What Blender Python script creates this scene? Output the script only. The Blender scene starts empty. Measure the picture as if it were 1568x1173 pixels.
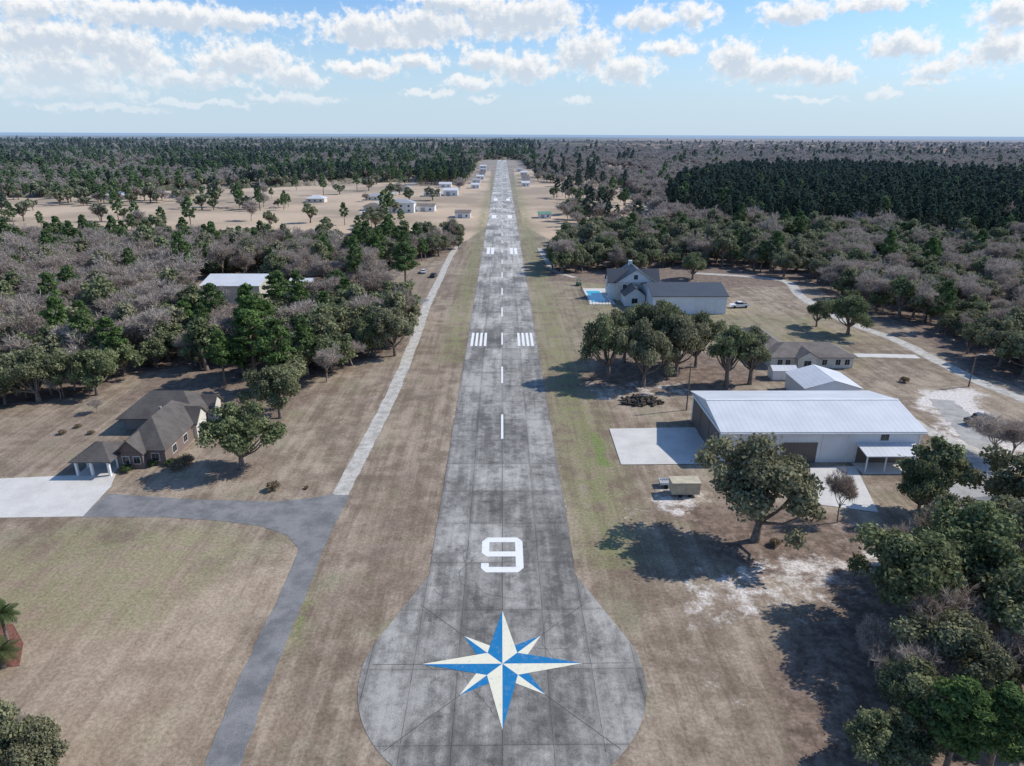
import bpy, math, random
import numpy as np
from mathutils import Vector, Matrix
random.seed(7); RNG=np.random.default_rng(11)
S=bpy.context.scene
S.view_settings.view_transform='Standard'; S.view_settings.look='None'; S.view_settings.exposure=0
# ------------------------------------------------------------------ camera
H=50.0; F=1045.0
Rm=(Matrix.Rotation(math.radians(-0.88),3,'Z')@Matrix.Rotation(math.radians(90-20.05),3,'X')@Matrix.Rotation(math.radians(0.25),3,'Z'))
cam=bpy.data.cameras.new("camera"); cob=bpy.data.objects.new("camera",cam); S.collection.objects.link(cob)
cob.matrix_world=Matrix.Translation((0,0,H))@Rm.to_4x4()
cam.sensor_width=36; cam.lens=F/1568*36; cam.clip_start=0.5; cam.clip_end=120000; S.camera=cob
RN=np.array(Rm)
def G(u,v,z=0.0):
    "survey: ground position (metres) of a point sighted in the photograph"
    d=RN@np.array([(u-784)/F,-(v-586.5)/F,-1.0]); t=(H-z)/-d[2]
    return (d[0]*t,d[1]*t)
def GP(l): return [G(*p) for p in l]
def to_px(X,Y):
    P=np.stack([X,Y,np.full_like(X,-H)],-1)@RN
    w=np.maximum(-P[...,2],1e-3)
    return 784+F*P[...,0]/w, 586.5-F*P[...,1]/w
def inpoly(x,y,poly):
    c=np.zeros(x.shape,bool); n=len(poly)
    for i in range(n):
        x1,y1=poly[i]; x2,y2=poly[(i+1)%n]
        if y1==y2: continue
        m=((y1>y)!=(y2>y))&(x<(x2-x1)*(y-y1)/(y2-y1)+x1); c^=m
    return c
def segdist(x,y,poly,closed=True):
    d=np.full(x.shape,1e9); n=len(poly)
    for i in range(n if closed else n-1):
        x1,y1=poly[i]; x2,y2=poly[(i+1)%n]
        dx,dy=x2-x1,y2-y1; L=dx*dx+dy*dy+1e-9
        t=np.clip(((x-x1)*dx+(y-y1)*dy)/L,0,1)
        d=np.minimum(d,np.hypot(x-x1-t*dx,y-y1-t*dy))
    return d
def vnoise(x,y,s,seed=0):
    x=x/s+seed*17.3; y=y/s+seed*9.1
    xi=np.floor(x).astype(np.int64); yi=np.floor(y).astype(np.int64); fx=x-xi; fy=y-yi
    fx=fx*fx*(3-2*fx); fy=fy*fy*(3-2*fy)
    def h(a,b):
        n=(a*374761393+b*668265263+seed*974634777)&0x7fffffff
        n=((n^(n>>13))*1274126177)&0x7fffffff
        return ((n^(n>>16))&0xffff)/65535.0
    return (h(xi,yi)*(1-fx)+h(xi+1,yi)*fx)*(1-fy)+(h(xi,yi+1)*(1-fx)+h(xi+1,yi+1)*fx)*fy
# ------------------------------------------------------------------ node helpers
class NT:
    def __init__(s,t): s.t=t; s.n=t.nodes; s.l=t.links
    def new(s,k,**kw):
        n=s.n.new(k)
        for a,b in kw.items(): setattr(n,a,b)
        return n
    def put(s,sock,v):
        if isinstance(v,bpy.types.NodeSocket): s.l.new(v,sock)
        elif v is not None: sock.default_value=v
    def m(s,op,a,b=None,c=None,clamp=False):
        n=s.new('ShaderNodeMath',operation=op,use_clamp=clamp)
        s.put(n.inputs[0],a)
        if b is not None: s.put(n.inputs[1],b)
        if c is not None: s.put(n.inputs[2],c)
        return n.outputs[0]
    def mix(s,f,a,b,bt='MIX'):
        n=s.new('ShaderNodeMix',data_type='RGBA',blend_type=bt)
        s.put(n.inputs[0],f); s.put(n.inputs[6],c4(a)); s.put(n.inputs[7],c4(b)); return n.outputs[2]
    def ss(s,x,a,b,lo=0.0,hi=1.0):
        n=s.new('ShaderNodeMapRange',interpolation_type='SMOOTHSTEP')
        s.put(n.inputs[0],x); n.inputs[1].default_value=a; n.inputs[2].default_value=b; n.inputs[3].default_value=lo; n.inputs[4].default_value=hi
        return n.outputs[0]
    def noise(s,vec,sc,det=4,rough=.55,scale=None):
        if scale:
            mp=s.new('ShaderNodeMapping'); s.put(mp.inputs[0],vec); mp.inputs[3].default_value=scale; vec=mp.outputs[0]
        n=s.new('ShaderNodeTexNoise'); s.put(n.inputs['Vector'],vec); n.inputs['Scale'].default_value=sc; n.inputs['Detail'].default_value=det; n.inputs['Roughness'].default_value=rough
        return n.outputs[0]
    def pos(s): return s.new('ShaderNodeNewGeometry').outputs['Position']
    def sep(s,v):
        n=s.new('ShaderNodeSeparateXYZ'); s.put(n.inputs[0],v); return n.outputs
    def grey(s,v):
        cm=s.new('ShaderNodeCombineXYZ')
        for i in range(3): s.put(cm.inputs[i],v)
        return cm.outputs[0]
def c4(c):
    if isinstance(c,(tuple,list)) and len(c)==3: return (*c,1)
    return c
HAZE_TINT=(0.31,0.385,0.465)
def haze_tint(t,col,L=4200.0):  # aerial haze painted into the base colour, growing with distance from world origin
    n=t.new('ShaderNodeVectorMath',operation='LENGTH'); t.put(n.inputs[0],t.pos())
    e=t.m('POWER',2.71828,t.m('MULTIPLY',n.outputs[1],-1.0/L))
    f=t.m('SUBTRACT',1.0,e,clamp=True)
    return t.mix(f,col,HAZE_TINT)
def mat(name,fn,rough=.9,spec=.2,metal=0):
    m=bpy.data.materials.new(name); m.use_nodes=True; t=NT(m.node_tree)
    b=m.node_tree.nodes['Principled BSDF']; b.inputs['Roughness'].default_value=rough
    b.inputs['Specular IOR Level'].default_value=spec; b.inputs['Metallic'].default_value=metal
    r=fn(t)
    if isinstance(r,tuple) and len(r)==2 and isinstance(r[0],bpy.types.NodeSocket):
        col,h=r; bp=t.new('ShaderNodeBump'); bp.inputs['Strength'].default_value=.5; bp.inputs['Distance'].default_value=.1
        t.put(bp.inputs['Height'],h); t.l.new(bp.outputs[0],b.inputs['Normal'])
    else: col=r
    t.put(b.inputs['Base Color'],c4(col)); return m
def varied(c,amt=.18,sc=.8):
    c=tuple(c)
    def fn(t):
        n=t.noise(t.pos(),sc,5)
        return t.mix(t.ss(n,.3,.7),tuple(x*(1-amt) for x in c),tuple(min(1,x*(1+amt)) for x in c))
    return fn
# ------------------------------------------------------------------ materials
def ground_fn(t):
    p=t.pos(); a=t.new('ShaderNodeAttribute',attribute_name='zone'); z=t.new('ShaderNodeSeparateColor'); t.put(z.inputs[0],a.outputs['Color'])
    sand,green,lit=z.outputs[0],z.outputs[1],z.outputs[2]; fld=a.outputs['Alpha']
    n1=t.noise(p,.035,4); n2=t.noise(p,.3,5,.62); n3=t.noise(p,2.5,3,.75); nst=t.noise(p,.7,5,.7,scale=(1,.05,1)); n5=t.noise(p,.12,4,.65)
    k=t.m('ADD',t.m('MULTIPLY',n1,.3),t.m('ADD',t.m('MULTIPLY',n2,.35),t.m('MULTIPLY',nst,.35)))
    c=t.mix(t.ss(k,.41,.59),(.20,.148,.103),(.395,.315,.232))
    c=t.mix(t.ss(n5,.5,.66,0,.65),c,(.178,.135,.096))
    c=t.mix(t.ss(n5,.47,.30,0,.6),c,(.255,.24,.145))
    c=t.mix(fld,c,t.mix(t.ss(t.noise(p,.012,5),.4,.62),(.56,.42,.285),(.36,.27,.18)))
    g=t.m('MULTIPLY',green,t.ss(n2,.34,.60),clamp=True)
    c=t.mix(g,c,t.mix(n3,(.16,.175,.065),(.28,.27,.125)))
    c=t.mix(t.m('SUBTRACT',green,1.0,clamp=True),c,t.mix(n2,(.09,.19,.03),(.19,.25,.07)))
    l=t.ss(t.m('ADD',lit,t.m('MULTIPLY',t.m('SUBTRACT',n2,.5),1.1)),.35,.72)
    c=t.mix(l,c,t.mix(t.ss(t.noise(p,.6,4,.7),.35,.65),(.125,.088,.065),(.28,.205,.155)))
    s=t.ss(t.m('ADD',sand,t.m('MULTIPLY',t.m('SUBTRACT',t.noise(p,.42,6,.76),.5),2.3)),.45,.95)
    c=t.mix(s,c,t.mix(n3,(.48,.42,.37),(.84,.78,.71)))
    c=t.mix(1.0,c,t.grey(t.ss(n3,.25,.75,.72,1.24)),'MULTIPLY')
    return haze_tint(t,c),n3
M_ground=mat("dry_grass_ground",ground_fn,.95,.05)
def conc_fn(t):
    p=t.pos(); x,y,_=t.sep(p)
    n1=t.noise(p,.11,5,.62,scale=(1,.45,1)); n2=t.noise(p,.7,6,.74); nl=t.noise(p,.8,4,.6,scale=(1,.06,1)); n4=t.noise(p,6,2,.7)
    k=t.m('ADD',t.m('MULTIPLY',n1,.45),t.m('ADD',t.m('MULTIPLY',n2,.33),t.m('MULTIPLY',nl,.22)))
    c=t.mix(t.ss(k,.40,.61),(.142,.134,.12),(.455,.43,.385))
    cell=t.new('ShaderNodeTexWhiteNoise',noise_dimensions='2D'); cb=t.new('ShaderNodeCombineXYZ')
    t.put(cb.inputs[0],t.m('FLOOR',t.m('DIVIDE',x,4.45))); t.put(cb.inputs[1],t.m('FLOOR',t.m('DIVIDE',y,9.0))); t.put(cell.inputs['Vector'],cb.outputs[0])
    v=t.m('MULTIPLY_ADD',cell.outputs[0],.32,.80)
    v=t.m('MULTIPLY',v,t.ss(n4,.2,.8,.86,1.12))
    jx=t.ss(t.m('PINGPONG',x,2.225),.0,.07,1,0)
    jy=t.ss(t.m('PINGPONG',y,4.5),.0,.09,1,0)
    gx=t.ss(t.m('PINGPONG',x,2.225),.0,.6,1,0); gy=t.ss(t.m('PINGPONG',y,4.5),.0,.7,1,0)
    gr_=t.m('MULTIPLY',t.m('MAXIMUM',gx,gy),t.ss(n2,.42,.62,0,.32))
    j=t.m('MAXIMUM',t.m('MULTIPLY',jx,.6),t.m('MULTIPLY',jy,.5))
    v=t.m('MULTIPLY',v,t.m('SUBTRACT',1,t.m('MULTIPLY',j,t.ss(n2,.3,.6,.3,.9))))
    v=t.m('MULTIPLY',v,t.m('SUBTRACT',1,gr_))
    v=t.m('MULTIPLY',v,t.ss(t.noise(p,.25,6,.75),.53,.68,1,.60))
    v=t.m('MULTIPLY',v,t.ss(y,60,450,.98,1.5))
    return haze_tint(t,t.mix(1.0,c,t.grey(v),'MULTIPLY')),n4
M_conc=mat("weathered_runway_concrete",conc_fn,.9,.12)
def path_fn(base,dark,sc=.6):
    def fn(t):
        p=t.pos(); n=t.noise(p,sc,6,.72); c=t.mix(t.ss(n,.33,.66),dark,base)
        n4=t.noise(p,7,3,.7); c=t.mix(t.ss(n4,.3,.8,0,.35),c,tuple(x*.6 for x in dark)); return haze_tint(t,c),n4
    return fn
M_path=mat("pale_concrete_path",path_fn((.66,.62,.55),(.38,.35,.30)),.9,.1)
M_slab=mat("new_concrete_slab",path_fn((.72,.69,.63),(.60,.57,.52),.25),.9,.1)
M_grav=mat("grey_gravel",path_fn((.50,.475,.44),(.33,.31,.28),.5),.95,.05)
M_asph=mat("faded_asphalt",path_fn((.29,.28,.27),(.165,.163,.16),.3),.9,.1)
M_joint=mat("slab_joint",lambda t:(.09,.085,.075))
def paint(c):
    def fn(t):
        n=t.noise(t.pos(),1.6,7,.75); return t.mix(t.ss(n,.50,.75,0,.55),c,(.35,.34,.32))
    return fn
M_wp=mat("worn_white_paint",paint((.80,.80,.78)),.8,.2)
M_bp=mat("blue_paint",paint((.012,.18,.40)),.8,.2)
M_cp=mat("cream_paint",paint((.78,.74,.57)),.8,.2)
def ribs(c,axis,period=.6,depth=.16):
    def fn(t):
        s=t.sep(t.pos()); r=t.m('PINGPONG',s[axis],period/2); k=t.ss(r,0,.07,1-depth,1)
        n=t.noise(t.pos(),.25,4); k=t.m('MULTIPLY',k,t.ss(n,.3,.7,.92,1.03))
        return t.mix(1.0,c,t.grey(k),'MULTIPLY')
    return fn
M_wroofX=mat("white_metal_roof",ribs((.64,.65,.66),0,.9,.24),.45,.4)
M_groof=mat("grey_metal_roof",ribs((.38,.39,.40),0,.9),.5,.3)
M_wwall=mat("white_metal_wall",ribs((.80,.80,.79),0,.5,.12),.5,.3)
M_wwallY=mat("white_metal_wall_side",ribs((.70,.70,.69),1,.5,.12),.5,.3)
M_bdoor=mat("brown_hangar_door",ribs((.16,.13,.115),1,1.2,.4),.6,.3)
M_bdoorX=mat("brown_wainscot",ribs((.16,.13,.115),0,.5,.3),.6,.3)
def shingle(c):
    def fn(t):
        p=t.pos(); n=t.noise(p,.5,5,.65); n2=t.noise(p,5,3,.7); z=t.sep(p)[2]; r=t.ss(t.m('PINGPONG',z,.09),0,.03,.82,1)
        c1=t.mix(t.ss(t.m('ADD',t.m('MULTIPLY',n,.6),t.m('MULTIPLY',n2,.4)),.35,.65),tuple(x*.75 for x in c),tuple(x*1.2 for x in c))
        return t.mix(1.0,c1,t.grey(r),'MULTIPLY')
    return fn
M_shD=mat("dark_brown_shingle",shingle((.115,.103,.095)))
M_shT=mat("tan_grey_shingle",shingle((.20,.175,.155)))
M_slate=mat("slate_metal_roof",ribs((.075,.085,.10),0,.5,.25),.5,.35)
def brick_fn(t):
    b=t.new('ShaderNodeTexBrick'); t.put(b.inputs['Vector'],t.pos()); b.inputs['Scale'].default_value=4
    b.inputs['Color1'].default_value=(.21,.15,.125,1); b.inputs['Color2'].default_value=(.15,.11,.095,1); b.inputs['Mortar'].default_value=(.28,.25,.23,1); return b.outputs[0]
M_brick=mat("brown_brick",brick_fn)
M_cream=mat("cream_siding",varied((.62,.58,.50),.08))
M_trim=mat("white_trim",varied((.74,.74,.72),.05),.6)
M_glass=mat("window_glass",lambda t:(.02,.028,.035),.12,.6)
M_bark=mat("bark",varied((.19,.155,.13),.4,3))
M_barkP=mat("pine_bark",varied((.24,.175,.13),.35,3))
M_steel=mat("galvanised_metal",varied((.35,.35,.35),.1),.5,.4)
M_water=mat("pool_water",lambda t:(.02,.42,.52),.1,.5)
M_black=mat("black_rubber",lambda t:(.02,.02,.02),.7)
M_carw=mat("white_car_paint",varied((.78,.78,.78),.03),.3,.5)
M_card=mat("dark_car_paint",lambda t:(.03,.035,.045),.3,.5)
M_green=mat("green_machine_paint",lambda t:(.03,.16,.07),.4,.4)
M_tanp=mat("tan_painted_plywood",varied((.50,.44,.32),.15),.7)
M_mulch=mat("red_mulch",varied((.20,.09,.065),.35,4))
M_wood=mat("weathered_wood",varied((.16,.13,.10),.3,4))
M_char=mat("burnt_debris",varied((.07,.06,.05),.5,3))
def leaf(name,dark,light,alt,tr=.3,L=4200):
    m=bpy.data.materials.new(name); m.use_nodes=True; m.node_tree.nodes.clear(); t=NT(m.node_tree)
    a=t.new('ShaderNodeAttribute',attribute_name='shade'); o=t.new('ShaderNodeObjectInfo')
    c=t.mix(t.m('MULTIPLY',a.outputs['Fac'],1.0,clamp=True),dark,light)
    c=t.mix(t.m('MULTIPLY',o.outputs['Random'],.9),c,t.mix(a.outputs['Fac'],tuple(x*.5 for x in alt),alt)); c=haze_tint(t,c,L)
    d=t.new('ShaderNodeBsdfDiffuse'); tl=t.new('ShaderNodeBsdfTranslucent'); t.put(d.inputs[0],c); t.put(tl.inputs[0],c)
    mx=t.new('ShaderNodeMixShader'); mx.inputs[0].default_value=tr; t.l.new(d.outputs[0],mx.inputs[1]); t.l.new(tl.outputs[0],mx.inputs[2])
    ou=t.new('ShaderNodeOutputMaterial'); t.l.new(mx.outputs[0],ou.inputs[0]); return m
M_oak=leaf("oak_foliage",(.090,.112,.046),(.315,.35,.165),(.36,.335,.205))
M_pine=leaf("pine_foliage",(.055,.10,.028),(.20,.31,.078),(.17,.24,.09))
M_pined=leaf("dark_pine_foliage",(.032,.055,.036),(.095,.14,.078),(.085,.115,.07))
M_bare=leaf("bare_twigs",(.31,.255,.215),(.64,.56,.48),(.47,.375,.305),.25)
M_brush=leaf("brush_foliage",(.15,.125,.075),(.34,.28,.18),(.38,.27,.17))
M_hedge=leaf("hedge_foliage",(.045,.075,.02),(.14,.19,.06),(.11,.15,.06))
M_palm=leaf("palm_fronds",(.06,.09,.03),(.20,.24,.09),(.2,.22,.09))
# ------------------------------------------------------------------ mesh helpers
def link(o,parent=None):
    S.collection.objects.link(o)
    if parent: o.parent=parent
    return o
def empty(name):
    e=bpy.data.objects.new(name,None); e.empty_display_size=.5; return link(e)
def mobj(name,v,f,m,parent=None,smooth=False):
    me=bpy.data.meshes.new(name); me.from_pydata([tuple(map(float,q)) for q in v],[],f); me.update()
    ms=m if isinstance(m,list) else [m]
    for x in ms: me.materials.append(x)
    if smooth: me.polygons.foreach_set('use_smooth',[True]*len(me.polygons))
    return link(bpy.data.objects.new(name,me),parent)
def boxdata(x0,x1,y0,y1,z0,z1,o=0):
    v=[(x0,y0,z0),(x1,y0,z0),(x1,y1,z0),(x0,y1,z0),(x0,y0,z1),(x1,y0,z1),(x1,y1,z1),(x0,y1,z1)]
    f=[(3,2,1,0),(4,5,6,7),(0,1,5,4),(1,2,6,5),(2,3,7,6),(3,0,4,7)]
    return v,[tuple(i+o for i in q) for q in f]
def box(name,x0,x1,y0,y1,z0,z1,m,parent=None):
    v,f=boxdata(x0,x1,y0,y1,z0,z1); return mobj(name,v,f,m,parent)
def boxes(name,lst,m,parent=None):
    V=[];Fc=[]
    for b in lst:
        v,f=boxdata(*b,o=len(V)); V+=v; Fc+=f
    return mobj(name,V,Fc,m,parent)
def gable(name,x0,x1,y0,y1,ze,zr,axis,mroof,mwall,parent,ov=.5,th=.18):
    "gable roof, ridge along axis, with gable infill walls"
    if axis=='x':
        ym=(y0+y1)/2; sl=(zr-ze)/(ym-y0); 
        a=[(y0-ov,ze-sl*ov),(ym,zr),(y1+ov,ze-sl*ov)]
        V=[]
        for X in (x0-ov,x1+ov):
            for y,z in a: V.append((X,y,z+th))
            for y,z in a: V.append((X,y,z))
        W=[(x0,y0,ze),(x0,y1,ze),(x0,ym,zr),(x1,y0,ze),(x1,y1,ze),(x1,ym,zr)]
    else:
        xm=(x0+x1)/2; sl=(zr-ze)/(xm-x0)
        a=[(x0-ov,ze-sl*ov),(xm,zr),(x1+ov,ze-sl*ov)]
        V=[]
        for Y in (y0-ov,y1+ov):
            for x,z in a: V.append((x,Y,z+th))
            for x,z in a: V.append((x,Y,z))
        W=[(x0,y0,ze),(x1,y0,ze),(xm,y0,zr),(x0,y1,ze),(x1,y1,ze),(xm,y1,zr)]
    Fc=[(0,1,7,6),(1,2,8,7),(3,9,10,4),(4,10,11,5),(0,3,4,1),(1,4,5,2),(6,7,10,9),(7,8,11,10),(0,6,9,3),(2,5,11,8)]
    mobj("roof",V,Fc,mroof,parent); mobj("gable_ends",W,[(0,1,2),(3,5,4)],mwall,parent)
def hip(name,x0,x1,y0,y1,ze,zr,m,parent,ov=.6,th=.15):
    x0-=ov;x1+=ov;y0-=ov;y1+=ov; w=x1-x0;d=y1-y0
    if w>=d: r=[(x0+d/2,(y0+y1)/2),(x1-d/2,(y0+y1)/2)]
    else: r=[((x0+x1)/2,y0+w/2),((x0+x1)/2,y1-w/2)]
    V=[(x0,y0,ze-th),(x1,y0,ze-th),(x1,y1,ze-th),(x0,y1,ze-th),(x0,y0,ze),(x1,y0,ze),(x1,y1,ze),(x0,y1,ze),(*r[0],zr),(*r[1],zr)]
    Fc=[(3,2,1,0),(0,1,5,4),(1,2,6,5),(2,3,7,6),(3,0,4,7)]
    if w>=d: Fc+=[(4,5,9,8),(5,6,9),(6,7,8,9),(7,4,8)]
    else: Fc+=[(4,5,8),(5,6,9,8),(6,7,9),(7,4,8,9)]
    mobj(name,V,Fc,m,parent)
def win(parent,side,c,z0,z1,w,plane,n="window"):
    "framed window on a wall: side 'f' faces -y, 'l' faces -x, 'r' faces +x"
    h=w/2; fr=.09
    if side=='f':
        box(n+"_frame",c-h-fr,c+h+fr,plane-.05,plane-.003,z0-fr,z1+fr,M_trim,parent)
        boxes(n,[(c-h,c-.02,plane-.07,plane-.053,z0,z1),(c+.02,c+h,plane-.07,plane-.053,z0,z1)],M_glass,parent)
    else:
        s=-1 if side=='l' else 1; a=sorted([plane+s*.003,plane+s*.05]); b=sorted([plane+s*.053,plane+s*.07])
        box(n+"_frame",a[0],a[1],c-h-fr,c+h+fr,z0-fr,z1+fr,M_trim,parent)
        boxes(n,[(b[0],b[1],c-h,c-.02,z0,z1),(b[0],b[1],c+.02,c+h,z0,z1)],M_glass,parent)
def sheet(name,poly,z,m,parent=None):
    return mobj(name,[(x,y,z) for x,y in poly],[tuple(range(len(poly)))],m,parent)
def smoothline(pts,n=8):
    P=[np.array(p,float) for p in pts]; P=[2*P[0]-P[1]]+P+[2*P[-1]-P[-2]]; out=[]
    for i in range(1,len(P)-2):
        for k in range(n):
            t=k/n; a,b,c,d=P[i-1:i+3]
            out.append(.5*((2*b)+(-a+c)*t+(2*a-5*b+4*c-d)*t*t+(-a+3*b-3*c+d)*t**3))
    out.append(P[-2]); return out
def ribbon(name,pts,w,z,m,jit=.12):
    L=smoothline(pts,10); V=[];Fc=[]
    for i,p in enumerate(L):
        d=L[min(i+1,len(L)-1)]-L[max(i-1,0)]; d/=np.linalg.norm(d)+1e-9; n=np.array([-d[1],d[0]])
        ww=w if np.isscalar(w) else w[0]+(w[1]-w[0])*i/(len(L)-1)
        a=p+n*(ww/2+random.uniform(-jit,jit)); b=p-n*(ww/2+random.uniform(-jit,jit)); V+=[(a[0],a[1],z),(b[0],b[1],z)]
        if i: k=2*i; Fc.append((k-2,k-1,k+1,k))
    o=mobj(name,V,Fc,m); return o,[tuple(q) for q in L]
# ------------------------------------------------------------------ zones
FL=[(-1800,760),(0,625),(150,603),(195,575),(285,560),(390,590),(440,603),(520,565),(610,535),(632,480),(612,440),(650,398),(702,382),(712,370),(640,376),(560,380),(480,376),(400,374),(200,372),(0,374),(-1800,430)]
FLholes=[[(285,505),(296,428),(400,430),(470,443),(700,443),(700,470),(560,474),(420,480),(400,505)],[(580,443),(590,418),(650,398),(700,384),(700,470)]]
FR=[(842,420),(850,395),(846,372),(900,360),(1100,356),(1300,360),(1568,384),(2900,500),(2900,900),(1700,640),(1568,575),(1500,555),(1440,520),(1380,498),(1290,470),(1255,440),(1235,418),(1120,414),(1030,410),(960,418)]
PD=[(1010,330),(1100,352),(1300,358),(1568,382),(2900,480),(2900,330),(1568,285),(1300,266),(1120,268),(1040,285)]
OPENR=[(800,345),(792,300),(786,258),(880,262),(960,290),(1000,318),(1000,345),(900,366),(850,372)]
OPENL=[(748,345),(752,258),(725,278),(640,278),(560,280),(440,286),(250,292),(100,302),(-300,306),(-1500,350),(-1500,425),(0,374),(200,372),(400,374),(480,376),(640,376),(712,370)]
def forest_mask(u,v):
    m=inpoly(u,v,FL)
    for h in FLholes: m&=~inpoly(u,v,h)
    return m|inpoly(u,v,FR)|inpoly(u,v,PD)
# ------------------------------------------------------------------ ground sheet
def axis_lines(a,b,step,far,ratio):
    l=list(np.arange(a,b+step/2,step)); s=step; x=l[-1]
    while x<far: s*=ratio; x+=s; l.append(x)
    return l
xp=axis_lines(0,130,1.0,42000,1.06); xs=np.array([-x for x in xp[:0:-1]]+xp)
ys=np.array([-3000,-1000,-300,-100,-40,0,20]+axis_lines(30,250,1.0,48000,1.035))
XX,YY=np.meshgrid(xs,ys); X=XX.ravel();Y=YY.ravel()
nx,ny=len(xs),len(ys)
U,Vv=to_px(X,np.maximum(Y,5)); val=Y>25
def soft(poly_px,w,seed=1):
    P=GP(poly_px); d=segdist(X,Y,P); s=np.where(inpoly(X,Y,P),d,-d); s=s+(vnoise(X,Y,6,seed)-.5)*w
    return np.clip(s/w+.5,0,1)
zone=np.zeros((len(X),4),np.float32)
fm=(forest_mask(U,Vv)&val).astype(float)
fm=np.maximum(fm,soft(FL,8)*np.where(sum([inpoly(U,Vv,h) for h in FLholes])>0,.35,1)); fm=np.maximum(fm,soft(FR,10))
openm=(inpoly(U,Vv,OPENL)|inpoly(U,Vv,OPENR))&val
fm=np.maximum(fm,((Y>400)&~openm&(np.abs(X)>38)).astype(float))
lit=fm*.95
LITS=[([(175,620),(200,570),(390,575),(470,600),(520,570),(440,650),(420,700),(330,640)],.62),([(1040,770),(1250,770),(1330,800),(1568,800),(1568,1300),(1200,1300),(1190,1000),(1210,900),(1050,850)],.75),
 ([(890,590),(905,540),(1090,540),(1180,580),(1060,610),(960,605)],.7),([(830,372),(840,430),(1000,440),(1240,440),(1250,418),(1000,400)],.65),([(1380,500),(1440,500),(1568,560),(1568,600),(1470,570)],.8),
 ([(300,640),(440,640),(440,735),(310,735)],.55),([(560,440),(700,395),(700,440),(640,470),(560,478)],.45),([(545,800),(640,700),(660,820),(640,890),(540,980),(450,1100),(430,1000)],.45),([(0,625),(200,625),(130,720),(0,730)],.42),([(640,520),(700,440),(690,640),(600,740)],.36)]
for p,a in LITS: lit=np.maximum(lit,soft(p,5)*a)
sand=np.zeros(len(X))
for p,a in [([(925,770),(1000,760),(1010,830),(940,820)],.52),([(990,870),(1180,840),(1330,845),(1310,900),(1200,980),(1050,970)],.62),([(1180,850),(1345,850),(1335,890),(1185,885)],.9),
 ([(985,735),(1075,735),(1060,800),(1000,790)],.75),([(1392,594),(1490,594),(1530,640),(1600,690),(1600,735),(1470,705),(1425,650)],.8),([(1395,597),(1480,597),(1500,625),(1410,628)],1.2),([(900,580),(1060,585),(1060,612),(900,612)],.58),
 ([(1240,790),(1330,780),(1330,860),(1230,850)],.4),([(870,590),(905,600),(940,650),(900,650)],.25),([(165,1095),(195,1100),(190,1130),(160,1125)],.42),([(1140,430),(1250,440),(1330,520),(1300,530),(1150,470)],.36),([(1000,970),(1200,970),(1180,1100),(1040,1120)],.37),([(1250,860),(1400,850),(1380,960),(1260,950)],.42),([(900,760),(960,780),(1090,1173),(1000,1173)],.2)]:
    sand=np.maximum(sand,soft(p,6,3)*a)
sand=np.maximum(sand,np.clip(1-np.abs(np.abs(X)-9.3)/1.2,0,1)*.5*((Y>70)&(Y<1420)))
rr=np.hypot(X,Y-53.5); sand=np.maximum(sand,np.clip(1-np.abs(rr-14.3)/1.0,0,1)*.5)
PATH=GP([(704,372),(690,392),(672,430),(655,465),(635,520),(602,600),(560,683),(518,762)])
sand=np.maximum(sand,np.clip(1-np.abs(segdist(X,Y,PATH,False)-1.4)/1.2,0,1)*.42)
green=np.zeros(len(X))
green=np.maximum(green,np.clip(1-np.abs(X-14)/8,0,1)*.85*(Y>70)*(Y<900)); green=np.maximum(green,np.clip(1-np.abs(X+12)/5,0,1)*.85*(Y>150)*(Y<900))
green=np.maximum(green,soft([(880,400),(1010,470),(1250,480),(1330,520),(1300,560),(1000,520),(880,500)],12)*.55)
green=np.maximum(green,soft([(900,655),(916,655),(936,716),(915,712)],1.6)*1.8)
for p in ([(440,1000),(462,900),(475,900),(455,990)],[(-200,870),(150,800),(380,810),(420,850),(200,960),(-200,1000)]): green=np.maximum(green,soft(p,4)*.5)
green=np.maximum(green,soft([(448,980),(462,925),(472,925),(458,985)],1.5)*1.5)
fld=openm.astype(float)
fld=np.maximum(fld,.35*soft([(-300,1250),(-300,850),(300,840),(420,860),(330,1250)],8))
zone[:,0]=np.clip(sand,0,1.6);zone[:,1]=np.clip(green,0,2);zone[:,2]=lit*(1-openm);zone[:,3]=fld
idx=np.arange(nx*ny).reshape(ny,nx); Fq=np.stack([idx[:-1,:-1],idx[:-1,1:],idx[1:,1:],idx[1:,:-1]],-1).reshape(-1,4)
def np_mesh(name,V,Fq,mats,mi=None,shade=None,smooth=None):
    me=bpy.data.meshes.new(name); nv=len(V); nf=len(Fq)
    me.vertices.add(nv); me.vertices.foreach_set('co',np.asarray(V,np.float32).ravel())
    me.loops.add(nf*4); me.loops.foreach_set('vertex_index',np.asarray(Fq,np.int32).ravel())
    me.polygons.add(nf); me.polygons.foreach_set('loop_start',np.arange(0,nf*4,4,dtype=np.int32))
    try: me.polygons.foreach_set('loop_total',np.full(nf,4,np.int32))
    except Exception: pass
    for m in mats: me.materials.append(m)
    if mi is not None: me.polygons.foreach_set('material_index',np.asarray(mi,np.int32))
    me.update(calc_edges=True)
    if shade is not None:
        a=me.attributes.new('shade','FLOAT','POINT'); a.data.foreach_set('value',np.asarray(shade,np.float32))
    return me
gm=np_mesh("ground",np.stack([X,Y,np.zeros_like(X)],-1),Fq,[M_ground])
at=gm.attributes.new('zone','FLOAT_COLOR','POINT'); at.data.foreach_set('color',zone.ravel())
link(bpy.data.objects.new("ground",gm))
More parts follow.
